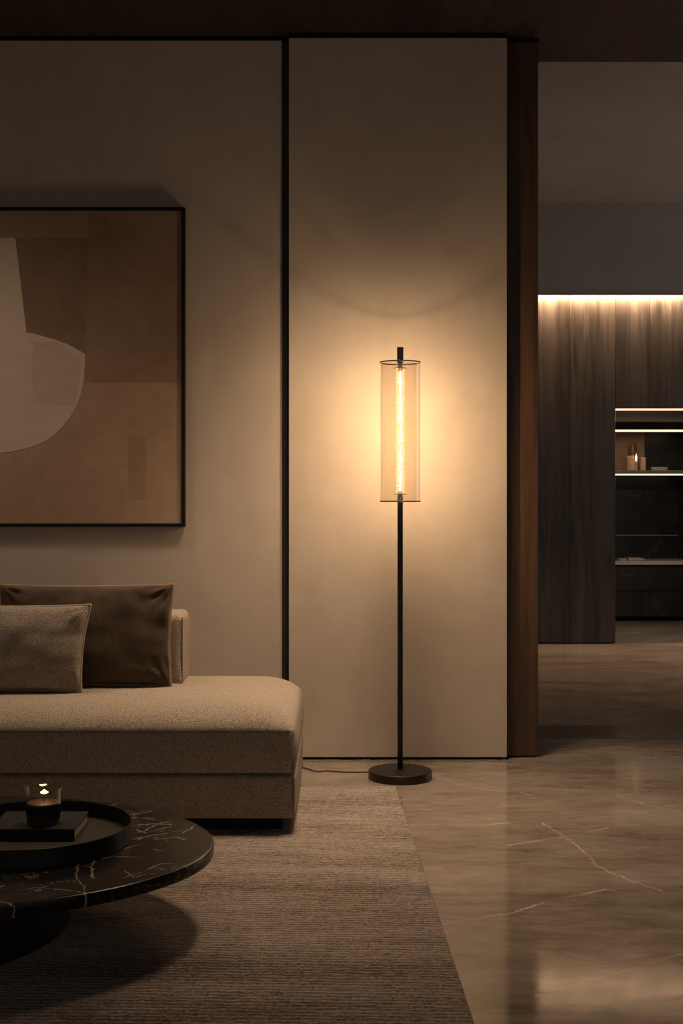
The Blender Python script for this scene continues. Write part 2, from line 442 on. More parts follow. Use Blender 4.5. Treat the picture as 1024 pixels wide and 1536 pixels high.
obj('finial', lathe(nb(), disc_prof(.0120, 1.5590, 1.6185, .0012), LX, LY, 32), M_blackmetal, lamp, .6)
M_glass = glassy('clear_lamp_glass', (.975, .955, .925), .05, .03, .85)
sh = obj('glass_shade', lathe(nb(), [(.0752, 1.0425), (.0752, 1.5590), (.0728, 1.5590), (.0728, 1.0425)], LX, LY, 96, closed=True), M_glass, lamp, .6)
sk = obj('bulb_socket', lathe(nb(), [(0, 1.0425), (.0110, 1.0425), (.0110, 1.058), (.0085, 1.060), (.0085, 1.0655), (.0233, 1.0660), (.0236, 1.0672), (.0233, 1.0684), (.010, 1.069), (.0092, 1.076), (0, 1.076)], LX, LY, 40), M_brass, lamp, .5)
st_ = obj('bulb_holder', lathe(nb(), [(0, 1.559), (.0085, 1.559), (.0085, 1.541), (.0236, 1.5405), (.0239, 1.5390), (.0236, 1.5376), (.010, 1.537), (.0092, 1.530), (0, 1.530)], LX, LY, 40), M_brass, lamp, .5)
def crackle_tube():
    k = NT('crackled_glass'); v = k.coord('Object')
    vo = k.voro(k.vm('ADD', v, k.vm('SCALE', k.noise(v, 150, 2).outputs['Color'], .004)), 190, 'DISTANCE_TO_EDGE'); nz = k.noise(v, 230, 3, .7)
    f = k.math('ADD', k.range(vo.outputs['Distance'], .0, .12, .6, .0), k.range(nz.outputs[0], .50, .66, 0, .5), clamp=True)
    t = k.n('ShaderNodeBsdfTransparent'); t.inputs[0].default_value = (1, .97, .92, 1)
    e = k.n('ShaderNodeEmission'); e.inputs[0].default_value = (1, .80, .50, 1); k.set(e.inputs[1], k.math('MULTIPLY', f, .38))
    ad = k.n('ShaderNodeAddShader'); k.t.links.new(t.outputs[0], ad.inputs[0]); k.t.links.new(e.outputs[0], ad.inputs[1])
    k.t.links.new(ad.outputs[0], k.out.inputs[0]); return k.m
tb = obj('light_tube', lathe(nb(), [(.0165, 1.0690), (.0165, 1.5376), (.0145, 1.5376), (.0145, 1.0690)], LX, LY, 48, closed=True), crackle_tube(), lamp, .6)
# glowing crackle inside the tube: a crooked chain of hot beads with finer sparks around it
rnd = random.Random(5); bb = nb()
def bead(r_, z_, q_, mi):
    a_ = rnd.random() * 2 * PI
    mt = Matrix.Translation((LX + r_ * math.cos(a_), LY + r_ * math.sin(a_), z_)) @ Matrix.Rotation(rnd.random() * 3, 4, 'X')
    vs_ = bmesh.ops.create_icosphere(bb, subdivisions=1, radius=q_, matrix=mt)['verts']
    for f in {f for v in vs_ for f in v.link_faces}: f.material_index = mi
for i in range(150): bead(abs(rnd.gauss(.0034, .0016)), 1.080 + .446 * (i + rnd.random()) / 150, .0016 + .0017 * rnd.random(), 0)
for i in range(230): bead(.0075 + .0062 * rnd.random(), 1.080 + .446 * rnd.random(), .0007 + .0010 * rnd.random(), 1)
bub = obj('glowing_beads', bb, [emit('hot_bead', (1, .84, .56), 3.4), emit('warm_bead', (1, .80, .46), 2.0)], tb, 3.2)
bub['kind'] = 'stuff'
for i in range(9):
    pl = bpy.data.lights.new('tube_light', 'POINT'); pl.energy = LAMP_S / 9; pl.color = LAMP; pl.shadow_soft_size = .0045
    po = bpy.data.objects.new('tube_light', pl); C.objects.link(po); po.location = (LX, LY, 1.100 + .395 * (i + .7 * rnd.random()) / 8.35)
# power cord along the floor to behind the sofa
M_cord = plain('brown_cord', (.06, .032, .018), .6)
cp = [fl(552.8, 1158.8), fl(532, 1159), fl(510, 1158.5), fl(497, 1157.4), fl(487, 1157.0), fl(477.5, 1158.3), fl(469.7, 1156.6), fl(462, 1154.2), fl(452, 1151.2), fl(440, 1147), fl(425, 1143)]
cp[0] = (cp[0][0] + .006, cp[0][1])
sm = []
for i in range(len(cp) - 1):
    for t in range(4):
        p0, p1, p2, p3 = (Vector((*cp[max(0, min(len(cp) - 1, i + q))], .0025)) for q in (-1, 0, 1, 2))
        u = t / 4
        sm.append(.5 * ((2 * p1) + (-p0 + p2) * u + (2 * p0 - 5 * p1 + 4 * p2 - p3) * u * u + (-p0 + 3 * p1 - 3 * p2 + p3) * u ** 3))
obj('power_cord', tube(nb(), sm, .0024, 8), M_cord, lamp, 3.2)

# ------------------------------------------------------------------ painting
px0, px1, pz0, pz1 = -1.93, -.6295, .9375, 2.2206
YF = 5.085
pic = thing('framed_painting', ((px0 + px1) / 2, YF, pz0), 'large abstract brown and cream painting in a thin black frame on the beige wall', 'painting')
b = nb(); t_ = .013
box(b, px0, px0 + t_, YF, YW - .001, pz0, pz1, .001, 1); box(b, px1 - t_, px1, YF, YW - .001, pz0, pz1, .001, 1)
box(b, px0 + t_, px1 - t_, YF, YW - .001, pz0, pz0 + t_, .001, 1); box(b, px0 + t_, px1 - t_, YF, YW - .001, pz1 - t_, pz1, .001, 1)
obj('frame', b, M_black, pic)
YC = YF + .008
def paint(name, lo, hi, seed):
    k = NT(name); w = k.vm('ADD', k.world(), (seed, 0, seed))
    a = k.noise(w, 3.2, 6, .65, .3); b_ = k.noise(w, 22, 4, .6); g = k.noise(w, 420, 2)
    f = k.math('ADD', k.math('MULTIPLY', a.outputs[0], .7), k.math('MULTIPLY', b_.outputs[0], .3))
    return k.bsdf(k.ramp(f, [(.36, lo), (.64, hi)]), .9, 0, k.bump(g.outputs[0], .12, .002), .15)
Pm = [paint('paint_umber', (0.2242, 0.1403, 0.092), (0.3162, 0.2047, 0.1357), 0), paint('paint_dark_umber', (0.203, 0.1288, 0.084), (0.273, 0.1764, 0.1162), 3),
      paint('paint_sand', (0.506, 0.3967, 0.3047), (0.6095, 0.4887, 0.3795), 6), paint('paint_clay', (0.345, 0.2242, 0.1495), (0.4427, 0.299, 0.2047), 9),
      paint('paint_taupe', (0.4427, 0.3335, 0.2472), (0.5347, 0.4082, 0.3082), 12), paint('paint_brown', (0.2702, 0.1748, 0.1173), (0.345, 0.23, 0.1587), 15),
      paint('paint_rust', (0.3277, 0.207, 0.1357), (0.3795, 0.2472, 0.1667), 19)]
def P(px, py): return ((px - CX) * YC / F, EYE + (HY - py) * YC / F)
b = nb(); layer = [0]
def patch(pts, mi):
    y = YC - .00025 * layer[0]; layer[0] += 1
    f = b.faces.new([b.verts.new((x, y, z)) for x, z in pts]); f.material_index = mi
cx0, cx1, cz0, cz1 = px0 + t_, px1 - t_, pz0 + t_, pz1 - t_
pz = lambda y: P(0, y)[1]; pxx = lambda x: P(x, 0)[0]
patch([(cx0, cz0), (cx1, cz0), (cx1, pz(574)), (cx0, pz(574))], 3)
patch([(cx0, pz(574)), (cx1, pz(574)), (cx1, cz1), (cx0, cz1)], 0)
patch([(cx0, pz(357)), (pxx(131), pz(357)), (pxx(131), cz1), (cx0, cz1)], 5)
patch([(pxx(192), pz(750)), (pxx(218), pz(748)), (pxx(219), pz(655)), (pxx(193), pz(652))], 6)
patch([(cx0, pz(357)), P(131, 357), P(129, 532), P(125, 574), (cx0, pz(574))], 1)
patch([P(-95, 357), P(23, 357), P(40, 501), P(-95, 520)], 2)
def cub(pts, n=10):
    out = []
    for i in range(len(pts) - 1):
        p0, p1, p2, p3 = (Vector(pts[max(0, min(len(pts) - 1, i + q))]) for q in (-1, 0, 1, 2))
        for t in range(n):
            u = t / n; out.append(.5 * ((2 * p1) + (-p0 + p2) * u + (2 * p0 - 5 * p1 + 4 * p2 - p3) * u * u + (-p0 + 3 * p1 - 3 * p2 + p3) * u ** 3))
    out.append(Vector(pts[-1])); return out
bowl = cub([(-150, 500), (-60, 496), (-10, 496), (40, 499), (70, 506), (100, 516), (128, 531)], 6) + cub([(128, 531), (127, 552), (124, 580), (114, 610), (98, 635), (75, 657), (45, 671), (0, 679), (-60, 672), (-120, 640), (-160, 560), (-150, 500)], 6)[1:-1]
patch([P(*p) for p in bowl], 2)
patch([P(*p) for p in [(50, 514), (84, 512), (104, 524), (121, 538), (119, 580), (112, 607), (92, 610), (58, 606), (48, 575)]], 4)
# back of the canvas board
vv_ = [(cx0, YC + .0006), (cx1, YC + .0006)]
box(b, cx0, cx1, YC + .0006, YC + .018, cz0, cz1, 0, 1, 0)
me_o = obj('canvas', b, Pm, pic)

# ------------------------------------------------------------------ rug
ra = math.radians(1.85)
far = Vector((.198, 4.595, 0)); dv = Vector((math.sin(ra), -math.cos(ra), 0)); du = Vector((-math.cos(ra), -math.sin(ra), 0))
def rug_mat():
    k = NT('ribbed_wool_rug'); g = k.n('ShaderNodeNewGeometry')
    mp = k.n('ShaderNodeMapping'); k.t.links.new(g.outputs['Position'], mp.inputs[0]); mp.inputs['Rotation'].default_value = (0, 0, ra)
    v = mp.outputs[0]
    wob = k.noise(k.vm('MULTIPLY', v, (6, 30, 1)), 3.0, 3); 
    sx = k.n('ShaderNodeSeparateXYZ'); k.t.links.new(v, sx.inputs[0])
    yy = k.math('ADD', sx.outputs[1], k.math('MULTIPLY', wob.outputs[0], .022))
    rib = k.math('SINE', k.math('MULTIPLY', yy, 2 * PI / .0165)); rib = k.range(rib, -1, 1)
    tuft = k.noise(k.vm('MULTIPLY', v, (110, 210, 100)), 1.0, 3, .8)
    kn = k.noise(k.vm('MULTIPLY', v, (38, 120, 1)), 1.0, 4, .7)
    band = k.noise(k.vm('MULTIPLY', v, (.9, 5, 1)), 1.4, 4, .6); big = k.noise(v, 1.3, 3)
    f = k.math('ADD', k.math('MULTIPLY', rib, .08), k.math('ADD', k.math('MULTIPLY', tuft.outputs[0], .50), k.math('ADD', k.math('MULTIPLY', kn.outputs[0], .34), k.math('ADD', k.math('MULTIPLY', band.outputs[0], .24), k.math('MULTIPLY', big.outputs[0], .08)))))
    col = k.ramp(f, [(.46, (.040, .029, .023)), (.565, (.205, .152, .119)), (.67, (.58, .45, .355))])
    h = k.math('ADD', k.math('MULTIPLY', rib, .55), k.math('ADD', k.math('MULTIPLY', tuft.outputs[0], 1.2), k.math('MULTIPLY', kn.outputs[0], 1.0)))
    return k.bsdf(col, .95, 0, k.bump(h, 1.0, .010), .1, .1)
b = nb(); L_, W_ = 4.2, 3.1
NX, NY = 62, 84
def rz(u, v_):
    e = min(u, W_ - u, v_, L_ - v_)
    return .010 * min(1, e / .006 + .35)
gx = [0, .003, .008, .016] + [.016 + (W_ - .032) * i / NX for i in range(1, NX + 1)] + [W_ - .008, W_ - .003, W_]
gy = [0, .003, .008, .016] + [.016 + (L_ - .032) * i / NY for i in range(1, NY + 1)] + [L_ - .008, L_ - .003, L_]
def rp(u, v_, z):
    jx = .0016 * mnoise.noise(Vector((v_ * 40, 3, 0))) if u < 1e-6 else 0
    p = far + du * (u + jx) + dv * v_; return (p.x, p.y, z)
vg = [[b.verts.new(rp(u, v_, rz(u, v_))) for v_ in gy] for u in gx]
vb = [[b.verts.new(rp(u, v_, .0004)) for v_ in (0, L_)] for u in (0, W_)]
for i in range(len(gx) - 1):
    for j in range(len(gy) - 1): b.faces.new((vg[i][j], vg[i + 1][j], vg[i + 1][j + 1], vg[i][j + 1]))
rim = [vg[i][0] for i in range(len(gx))] + [vg[-1][j] for j in range(1, len(gy))] + [vg[i][-1] for i in range(len(gx) - 2, -1, -1)] + [vg[0][j] for j in range(len(gy) - 2, 0, -1)]
low = [b.verts.new((v.co.x, v.co.y, .0004)) for v in rim]
for i in range(len(rim)):
    j = (i + 1) % len(rim); b.faces.new((rim[i], rim[j], low[j], low[i]))
b.faces.new(low)
for col_ in vb:
    for v in col_: b.verts.remove(v)
rug = obj('area_rug', b, rug_mat(), None, .9, far)
tag(rug, 'large ribbed brown-beige wool rug under the sofa and low table', 'rug')

# ------------------------------------------------------------------ sofa
M_bou = boucle('beige_boucle', (.31, .24, .17), (.60, .475, .348))
M_bou2 = boucle('pillow_boucle', (.29, .22, .155), (.57, .45, .328), 270, 1.0)
M_seam = plain('seam_thread', (.075, .055, .04), .9, 0, .1)
M_plinth = plain('black_plinth', (.008, .008, .008), .6, 0, .2)
SX0, SX1, SY0, SY1 = -2.35, -.143, 3.93, 4.70
SZ = .398
sofa = thing('sofa', ((SX0 + SX1) / 2, (SY0 + SY1) / 2, .0), 'low deep beige boucle sofa with a rounded open end and short backrest', 'sofa')
def base_warp(q):
    t = (q.z - .055) / (.19 - .055)
    return Vector((q.x + .010 * math.sin(PI * min(1, max(0, t))) * (1 if q.x > -.5 else 0), q.y, q.z))
base_ = obj('base', rbox(nb(), SX0, SX1, SY0, SY1, .055, .1925, (.028, .022, .012), (.022, .016, .010), 6, (60, 24, 8)), M_bou, sofa, 3.2)
zs = .327
def dome_box(x0, x1, y0, y1, z0, zs, zt, rx, ryf, ryb, pr=.03, br=.016):
    b_ = nb()
    def ax(lo, hi, r0, r1, n0, nm, n1):
        out = [lo + r0 * (1 - math.cos(PI / 2 * i / n0)) for i in range(n0)]
        out += [lo + r0 + (hi - r1 - lo - r0) * i / nm for i in range(nm)]
        return out + [hi - r1 + r1 * math.sin(PI / 2 * i / n1) for i in range(n1 + 1)]
    X = ax(x0, x1, rx, rx, 18, 60, 18); Y = ax(y0, y1, ryf, ryb, 18, 20, 10)
    def plan(x, y, ins=0.0):
        a0, a1, c0, c1 = x0 + ins, x1 - ins, y0 + ins, y1 - ins
        x = a0 + (x - x0) / (x1 - x0) * (a1 - a0); y = c0 + (y - y0) / (y1 - y0) * (c1 - c0)
        cx_ = min(max(x, a0 + pr), a1 - pr); cy_ = min(max(y, c0 + pr), c1 - pr)
        dx, dy = (x - cx_) / pr, (y - cy_) / pr; L = math.hypot(dx, dy)
        if L > 1e-9:
            m = max(abs(dx), abs(dy)) / L; dx *= m; dy *= m
        return cx_ + dx * pr, cy_ + dy * pr
    def q(d, r): return 1.0 if d >= r else math.sqrt(max(0, 1 - (1 - d / r) ** 2))
    def top(x, y):
        h = q(x - x0, rx) * q(x1 - x, rx) * q(y - y0, ryf) * q(y1 - y, ryb)
        return zs + (zt - zs) * h + .003 * h * mnoise.noise(Vector((x * 3.2, y * 3.2, .4)))
    g = []
    for x in X:
        g.append([b_.verts.new((*plan(x, y), top(x, y))) for y in Y])
    nx, ny = len(X), len(Y)
    for i in range(nx - 1):
        for j in range(ny - 1): b_.faces.new((g[i][j], g[i + 1][j], g[i + 1][j + 1], g[i][j + 1]))
    idx = [(i, 0) for i in range(nx)] + [(nx - 1, j) for j in range(1, ny)] + [(i, ny - 1) for i in range(nx - 2, -1, -1)] + [(0, j) for j in range(ny - 2, 0, -1)]
    prev = [g[i][j] for i, j in idx]
    levels = [(z0 + br + (zs - z0 - br) * t, -.005 * math.sin(PI * t)) for t in (.85, .7, .55, .4, .25, .1, 0)]
    levels += [(z0 + br * (1 - math.sin(PI / 2 * t)), br * (1 - math.cos(PI / 2 * t))) for t in (.25, .5, .75, 1)]
    for z, ins in levels:
        cur = [b_.verts.new((*plan(X[i], Y[j], ins), z)) for i, j in idx]
        n_ = len(cur)
        for k in range(n_):
            b_.faces.new((prev[k], prev[(k + 1) % n_], cur[(k + 1) % n_], cur[k]))
        prev = cur
    b_.faces.new(prev)
    return b_
seat = obj('seat_cushion', dome_box(SX0, SX1, SY0, SY1, .1945, zs, SZ, .15, .15, .05), M_bou, sofa, 3.2)
obj('seam', tube(nb(), [(SX0 + .05 + (SX1 - .012 - SX0 - .05) * i / 40, SY0 + .0005, zs) for i in range(41)], .0020, 6), M_seam, seat, 3.2)
obj('seam', tube(nb(), [(SX1 - .0085, SY0 + .0075 - .004 * math.sin(PI * i / 10), .205 + (zs - .205) * i / 10) for i in range(11)], .0020, 6), M_seam, seat, 3.2)
obj('seam', tube(nb(), [(SX1 - .0075, SY0 + .0065, .066 + .118 * i / 10) for i in range(11)], .0020, 6), M_seam, base_, 3.2)
back = obj('backrest', rbox(nb(), SX0 + .05, -.561, 4.462, 4.70, .394, .642, (.028, .026, .026), (.010, .010, .010), 6, (40, 8, 10)), M_bou, sofa, 3.2)
obj('seam', tube(nb(), [(-.5625, 4.464 + .0065, .400 + .23 * i / 20) for i in range(21)] , .0020, 6), M_seam, back, 3.2)
obj('plinth', bx(SX0 + .12, -.185, 3.99, 4.62, .0101, .0552, .002, 1), M_plinth, sofa)

# ------------------------------------------------------------------ scatter cushions
def cushion_bm(w, h, t, pinch, seed, n=56, m=34, wr=1.0):
    """closed cushion in local axes: x across, z up, y through; origin at the middle of its bottom edge"""
    b_ = nb()
    def outline(u, v):
        x = u * w / 2 * (1 - pinch * (1 - v * v) * abs(u) ** 3)
        z = v * h / 2 * (1 - pinch * 1.1 * (1 - u * u) ** .9 * abs(v) ** 3)
        return x, z
    def thick(u, v):
        e = max(0.0, 1 - abs(u) ** 2.4) * max(0.0, 1 - abs(v) ** 2.4)
        return t / 2 * e ** .42
    def wrinkle(u, v, s):
        d = 0
        for cu in (-1, 1):
            for cv in (-1, 1):
                a = math.atan2((v - cv) * h, (u - cu) * w); r = math.hypot((u - cu) * w / h, v - cv)
                d += math.sin(a * 13 + seed + cu + 2 * cv + s) * math.exp(-((r - .3) / .22) ** 2) * .006
        d += .009 * mnoise.noise(Vector((u * 2.6 + seed, v * 2.2, s * 3)))
        d += .006 * (1 - abs(mnoise.noise(Vector((u * 5 + seed, v * 2.4 + 4, s * 2)))) * 3) * max(0, abs(v) - .3)
        side = abs(u) ** 4
        d += .007 * side * math.sin(v * 9 + seed * 2 + 2 * mnoise.noise(Vector((v * 3, seed, s))))
        return d * wr
    us = [math.sin(PI / 2 * (2 * i / n - 1)) for i in range(n + 1)]; vs_ = [math.sin(PI / 2 * (2 * j / m - 1)) for j in range(m + 1)]
    edge = {}
    for s in (1, -1):
        g = {}
        for i, u in enumerate(us):
            for j, v in enumerate(vs_):
                x, z = outline(u, v)
                on = i in (0, n) or j in (0, m)
                if on:
                    if (i, j) not in edge:
                        edge[(i, j)] = b_.verts.new((x, 0, z))
                    g[(i, j)] = edge[(i, j)]
                else:
                    k_ = min(1, thick(u, v) / (t * .22))
                    g[(i, j)] = b_.verts.new((x, s * (-1) * (thick(u, v) + wrinkle(u, v, s) * k_), z))
        for i in range(n):
            for j in range(m): b_.faces.new((g[(i, j)], g[(i + 1, j)], g[(i + 1, j + 1)], g[(i, j + 1)]))
    loop = [outline(u, -1) for u in us] + [outline(1, v) for v in vs_[1:]] + [outline(u, 1) for u in us[-2::-1]] + [outline(-1, v) for v in vs_[-2:0:-1]]
    return b_, [(x, 0, z) for x, z in loop]

def cushion(name, label, w, h, t, pinch, loc, tilt, yaw, roll, shear, seed, mat, pipe_mat, wr=1.0, taper=0.0):
    root = thing(name, loc, label, 'cushion')
    b_, loop = cushion_bm(w, h, t, pinch, seed, wr=wr)
    R_ = Matrix.Rotation(yaw, 4, 'Z') @ Matrix.Rotation(-tilt, 4, 'X') @ Matrix.Rotation(roll, 4, 'Y')
    def X(p):
        p = Vector(p); hh = p.z / h
        p.x = p.x * (1 + taper * hh) + shear * p.z
        p.z += h / 2
        return R_ @ p + Vector(loc)
    for v in b_.verts: v.co = X(v.co)
    body = obj('cover', b_, mat, root, 3.2)
    pb = tube(nb(), [X(p) for p in loop], .0052, 6, True)
    obj('piping', pb, pipe_mat, body, 3.2)
    return root

def velvet():
    k = NT('brown_velvet'); w = k.world()
    a = k.noise(w, 7, 5, .65, .4); b_ = k.noise(w, 300, 2)
    return k.bsdf(k.ramp(a.outputs[0], [(.35, (.040, .025, .014)), (.68, (.088, .056, .032))]), .72, 0, k.bump(b_.outputs[0], .15, .002, k.bump(a.outputs[0], .35, .012)), .2, .42, .35, 0, (1, .72, .45))
M_velvet = velvet()
cushion('velvet_cushion', 'large dark brown velvet cushion leaning on the sofa backrest behind the boucle cushion', .605, .352, .125, .035, (-.893, 4.39, SZ + .001), .13, .02, .0, .012, 1.7, M_velvet, plain('velvet_piping_lit', (.26, .175, .105), .6, 0, .3), 1.3)  # piping colour lightened to paint in the lit right edge
cushion('boucle_cushion', 'smaller beige boucle cushion standing in front of the dark velvet one', .53, .292, .115, .045, (-1.128, 4.268, SZ + .001), .06, .0, .0, .10, 4.2, M_bou2, plain('cushion_piping', (.36, .28, .20), .9, 0, .2), .8)

# ------------------------------------------------------------------ low table with tray, book and candle
TX, TY = -1.066, 3.074
table = thing('coffee_table', (TX, TY, 0), 'low oval black marble coffee table with a drum pedestal on the rug', 'table')
ry_ = .52 / .755
obj('tabletop', lathe(nb(), [(0, .178), (.748, .178), (.7535, .180), (.755, .184), (.755, .2035), (.7535, .2075), (.749, .2095), (.744, TZ), (0, TZ)], TX, TY, 160, 1, ry_), M_tabletop, table, .5)
obj('pedestal', lathe(nb(), [(0, .0106), (.398, .0106), (.40, .0125), (.40, .176), (.396, .1778), (0, .1778)], TX, TY, 120), M_pedestal, table, .5)
M_tray = plain('black_tray_metal', (.014, .013, .012), .34, .5, .5, .2, 40)
M_trayfloor = plain('bronze_tray_floor', (.05, .036, .024), .5, .3, .4, .2, 30)
AX, AY = -.756, 3.10
tray = thing('tray', (AX, AY, TZ), 'round black tray with a raised rim on the marble table', 'tray')
obj('rim', lathe(nb(), [(.2345, .2110), (.239, .2110), (.240, .2120), (.240, .2545), (.2392, .2555), (.2375, .2555), (.2367, .2545), (.2367, .2195), (.2345, .2195)], AX, AY, 128, closed=True), M_tray, tray, .6)
obj('tray_floor', lathe(nb(), [(0, .2105), (.2345, .2105), (.2345, .2185), (0, .2185)], AX, AY, 128), M_trayfloor, tray, .5)
M_book = plain('dark_book_cloth', (.014, .012, .010), .6, 0, .25)
M_pages = plain('book_pages', (.36, .30, .23), .8, 0, .2, .25, 120)
bx0, bx1, by0, by1 = -.86, -.6490, 3.078, 3.253
book = thing('book', ((bx0 + bx1) / 2, (by0 + by1) / 2, .219), 'dark hardcover book lying in the round tray under the candle', 'book')
obj('front_cover', bx(bx0, bx1, by0, by1, .2445, .2472, .0008, 1), M_book, book)
obj('back_cover', bx(bx0, bx1, by0, by1, .2187, .2214, .0008, 1), M_book, book)
obj('spine', bx(bx0 - .001, bx0 + .003, by0, by1, .2214, .2445, .0008, 1), M_book, book)
def pages_mat():
    k = NT('book_page_block'); w = k.world((20, 20, 900)); a = k.noise(w, 1, 2)
    return k.bsdf(k.ramp(a.outputs[0], [(.3, (.22, .18, .14)), (.7, (.44, .37, .29))]), .85, 0, k.bump(a.outputs[0], .3, .001), .1)
obj('page_block', bx(bx0 + .003, bx1 - .003, by0 + .003, by1 - .003, .2214, .2445), pages_mat(), book)
# the front edge of the book is covered by its folded cover cloth
obj('cover_flap', bx(bx0, bx1, by0, by0 + .0029, .2214, .2445), M_book, book)
KX, KY = -.738, 3.14
candle = thing('candle', (KX, KY, .2472), 'lit candle in a clear glass tumbler standing on the book in the tray', 'candle')
M_cglass = glassy('candle_glass', (.95, .93, .90), .06, .02, .9)
obj('glass_jar', lathe(nb(), [(0, .2474), (.0435, .2474), (.0453, .2492), (.0453, .333), (.0443, .334), (.0433, .333), (.0433, .2525), (0, .2525)], KX, KY, 72), M_cglass, candle, .6)
M_wax = plain('dark_wax', (.06, .033, .016), .5, 0, .4)
M_waxside = plain('black_cup', (.006, .005, .0045), .6, 0, .2)
b = nb(); lathe(b, [(0, .2532), (.0424, .2532), (.0424, .2945), (.0405, .2945), (.0405, .2925), (0, .2925)], KX, KY, 64)
obj('cup', b, M_waxside, candle, .6)
wax = obj('wax', lathe(nb(), [(0, .2926), (.0402, .2926), (.0402, .2975), (.039, .2985), (.02, .2972), (0, .2968)], KX, KY, 64), M_wax, candle, .6)
obj('wick', tube(nb(), [(KX, KY, .2966), (KX + .0005, KY, .307), (KX + .0015, KY, .320)], .0009, 6), M_black, candle)
fp = [(0, .3190), (.005, .3196), (.0095, .3215), (.0080, .3238), (.0035, .3262), (.0012, .3285), (0, .3295)]
obj('flame_or_glint', lathe(nb(), fp, KX + .0015, KY, 20), emit('candle_flame', (1, .60, .26), 22), candle, 3.2)

# ------------------------------------------------------------------ dark joinery and lit recess in the room beyond
YK = 9.15; KS = F / YK
def kx(p): return (p - CX) / KS
NZ = 1.688
def panels(name, label, xs, z0, z1, y1, group=None):
    """cabinet: carcass + door fronts"""
    root = thing(name, ((xs[0] + xs[-1]) / 2, (YK + y1) / 2, z0), label, 'cabinet', group)
    obj('body', bx(xs[0] + .0005, xs[-1] - .0005, YK + .022, y1, z0, z1), M_cab, root)
    for a, c in zip(xs[:-1], xs[1:]):
        obj('door', bx(a + .0015, c - .0015, YK, YK + .0205, z0 + (.012 if z0 < .1 else 0), z1, .0012, 1), M_cab, root)
    return root
TOP = 2.62
panels('tall_cabinet', 'tall dark wood cabinet unit beside the brown post, its front nearest to it', [.85, 1.25, kx(854)], 0.0, TOP, 11.28)
panels('tall_cabinet', 'tall narrow dark wood cabinet unit right next to the lit recess', [kx(854), kx(922.8)], 0.0, TOP, 11.28)
panels('overhead_cabinet', 'dark wood cupboard front above the lit recess, directly over the jar', [kx(922.8), kx(974)], NZ + .014, TOP, 9.78)
panels('overhead_cabinet', 'dark wood cupboard above the lit recess, at the right edge of the photo', [kx(974), kx(1026), 3.0], NZ + .014, TOP, 9.78)
xr0, xr1 = kx(923.4), 3.0
struct('trim_6', bx(xr0, xr1, 9.785, 11.29, NZ + .014, NZ + .05), M_cab, 'dark soffit over the recess')
b = nb(); box(b, 3.0, 3.05, YK, 11.29, 0, TOP)
struct('wall_recess', b, M_cab)
# lights
cove = tag(obj('cove_light_strip', bx(.9, 3.0, 9.09, 9.125, 2.532, 2.54), M_cove, None, None, (1.95, 9.1, 2.532)), 'long warm strip light glowing in the cove under the grey bulkhead', 'light')
s1 = tag(obj('light_strip', bx(xr0, xr1, YK + .002, YK + .018, NZ, NZ + .0135), M_led2, None, None, (2.5, YK, NZ)), 'warm strip light along the front top edge of the recess, uppermost of the three strips', 'light')
YB = 10.85
# valance with its strip light, display panel, shelf
val = thing('upper_box', (2.5, YB, 1.64), 'dark valance box with a warm strip light along its bottom inside the recess', 'cabinet')
obj('front_panel', bx(xr0, xr1, YB - .02, YB + .02, 1.640, NZ + .0135), M_cab, val)
obj('light_strip', bx(xr0, xr1, YB - .018, YB + .012, 1.6225, 1.640), M_led2, val)
zs0, zs1 = 1.2627, 1.2927
shelf = thing('wall_shelf', (2.5, 11.1, zs0), 'grey stone shelf holding the jar and dish, with a light strip under its front edge', 'shelf')
obj('slab', bx(xr0, xr1, YB, 11.298, zs0, zs1, .001, 1), M_shelfstone, shelf)
obj('light_strip', bx(xr0, xr1, YB + .001, YB + .014, zs0 - .0135, zs0 - .0001), M_led2, shelf)
def bxx(p, y): return (p - CX) * y / F
dp = tag(obj('display_panel', bx(xr0 + .002, bxx(966, 11.2), 11.19, 11.24, zs1, 1.66, .001, 1), plain('bronze_back_panel', (.21, .135, .085), .5), None, None, (xr0 + .2, 11.2, zs1)), 'upright bronze-brown back panel behind the jar on the shelf', 'panel')
ys = 11.02
jx0, jx1 = bxx(940.3, ys), bxx(956.3, ys); jc, jr = (jx0 + jx1) / 2, (jx1 - jx0) / 2
zj = lambda py, y=ys: EYE + (HY - py) * y / F
jar = thing('storage_jar', (jc, ys, zs1), 'tan ceramic jar with a clear glass upper part on the lit shelf', 'jar')
M_tan = plain('tan_ceramic', (.52, .34, .22), .3)
obj('pot', lathe(nb(), [(0, zs1 + .0004), (jr - .004, zs1 + .0004), (jr, zs1 + .006), (jr, zj(684) - .003), (jr - .003, zj(684)), (0, zj(684))], jc, ys, 48), M_tan, jar, .6)
obj('glass_top', lathe(nb(), [(jr - .006, zj(684) + .0004), (jr - .006, zj(668)), (jr * .55, zj(665.5)), (jr * .55, zj(664)), (jr * .5, zj(664)), (jr * .5, zj(666)), (jr - .009, zj(668.5)), (jr - .009, zj(684) + .0004)], jc, ys, 48, closed=True), glassy('jar_glass', (.95, .86, .76), .10, .08, .6), jar, .6)
yl = 10.93; lcx = bxx(953.8, yl)
tl = thing('jar_glint', (lcx, yl, zs1), 'slim stick with an added glowing tip for the highlight on the tan jar', 'candle')
zl = lambda py: EYE + (HY - py) * yl / F
obj('stick', lathe(nb(), [(0, zs1 + .0004), (.0075, zs1 + .0004), (.0075, zl(693.5)), (0, zl(693.5))], lcx, yl, 20), M_tan, tl, .6)
obj('flame_or_glint', lathe(nb(), [(0, zl(692.8)), (.006, zl(691.5)), (.0095, zl(688.5)), (.007, zl(684)), (.003, zl(681)), (0, zl(679.5))], lcx, yl, 16), emit('shelf_glint', (1, .78, .50), 1.4), tl, 3.2)  # glowing tip stands in for the specular highlight on the jar
bt = bxx(959.3, ys), bxx(966.0, ys)
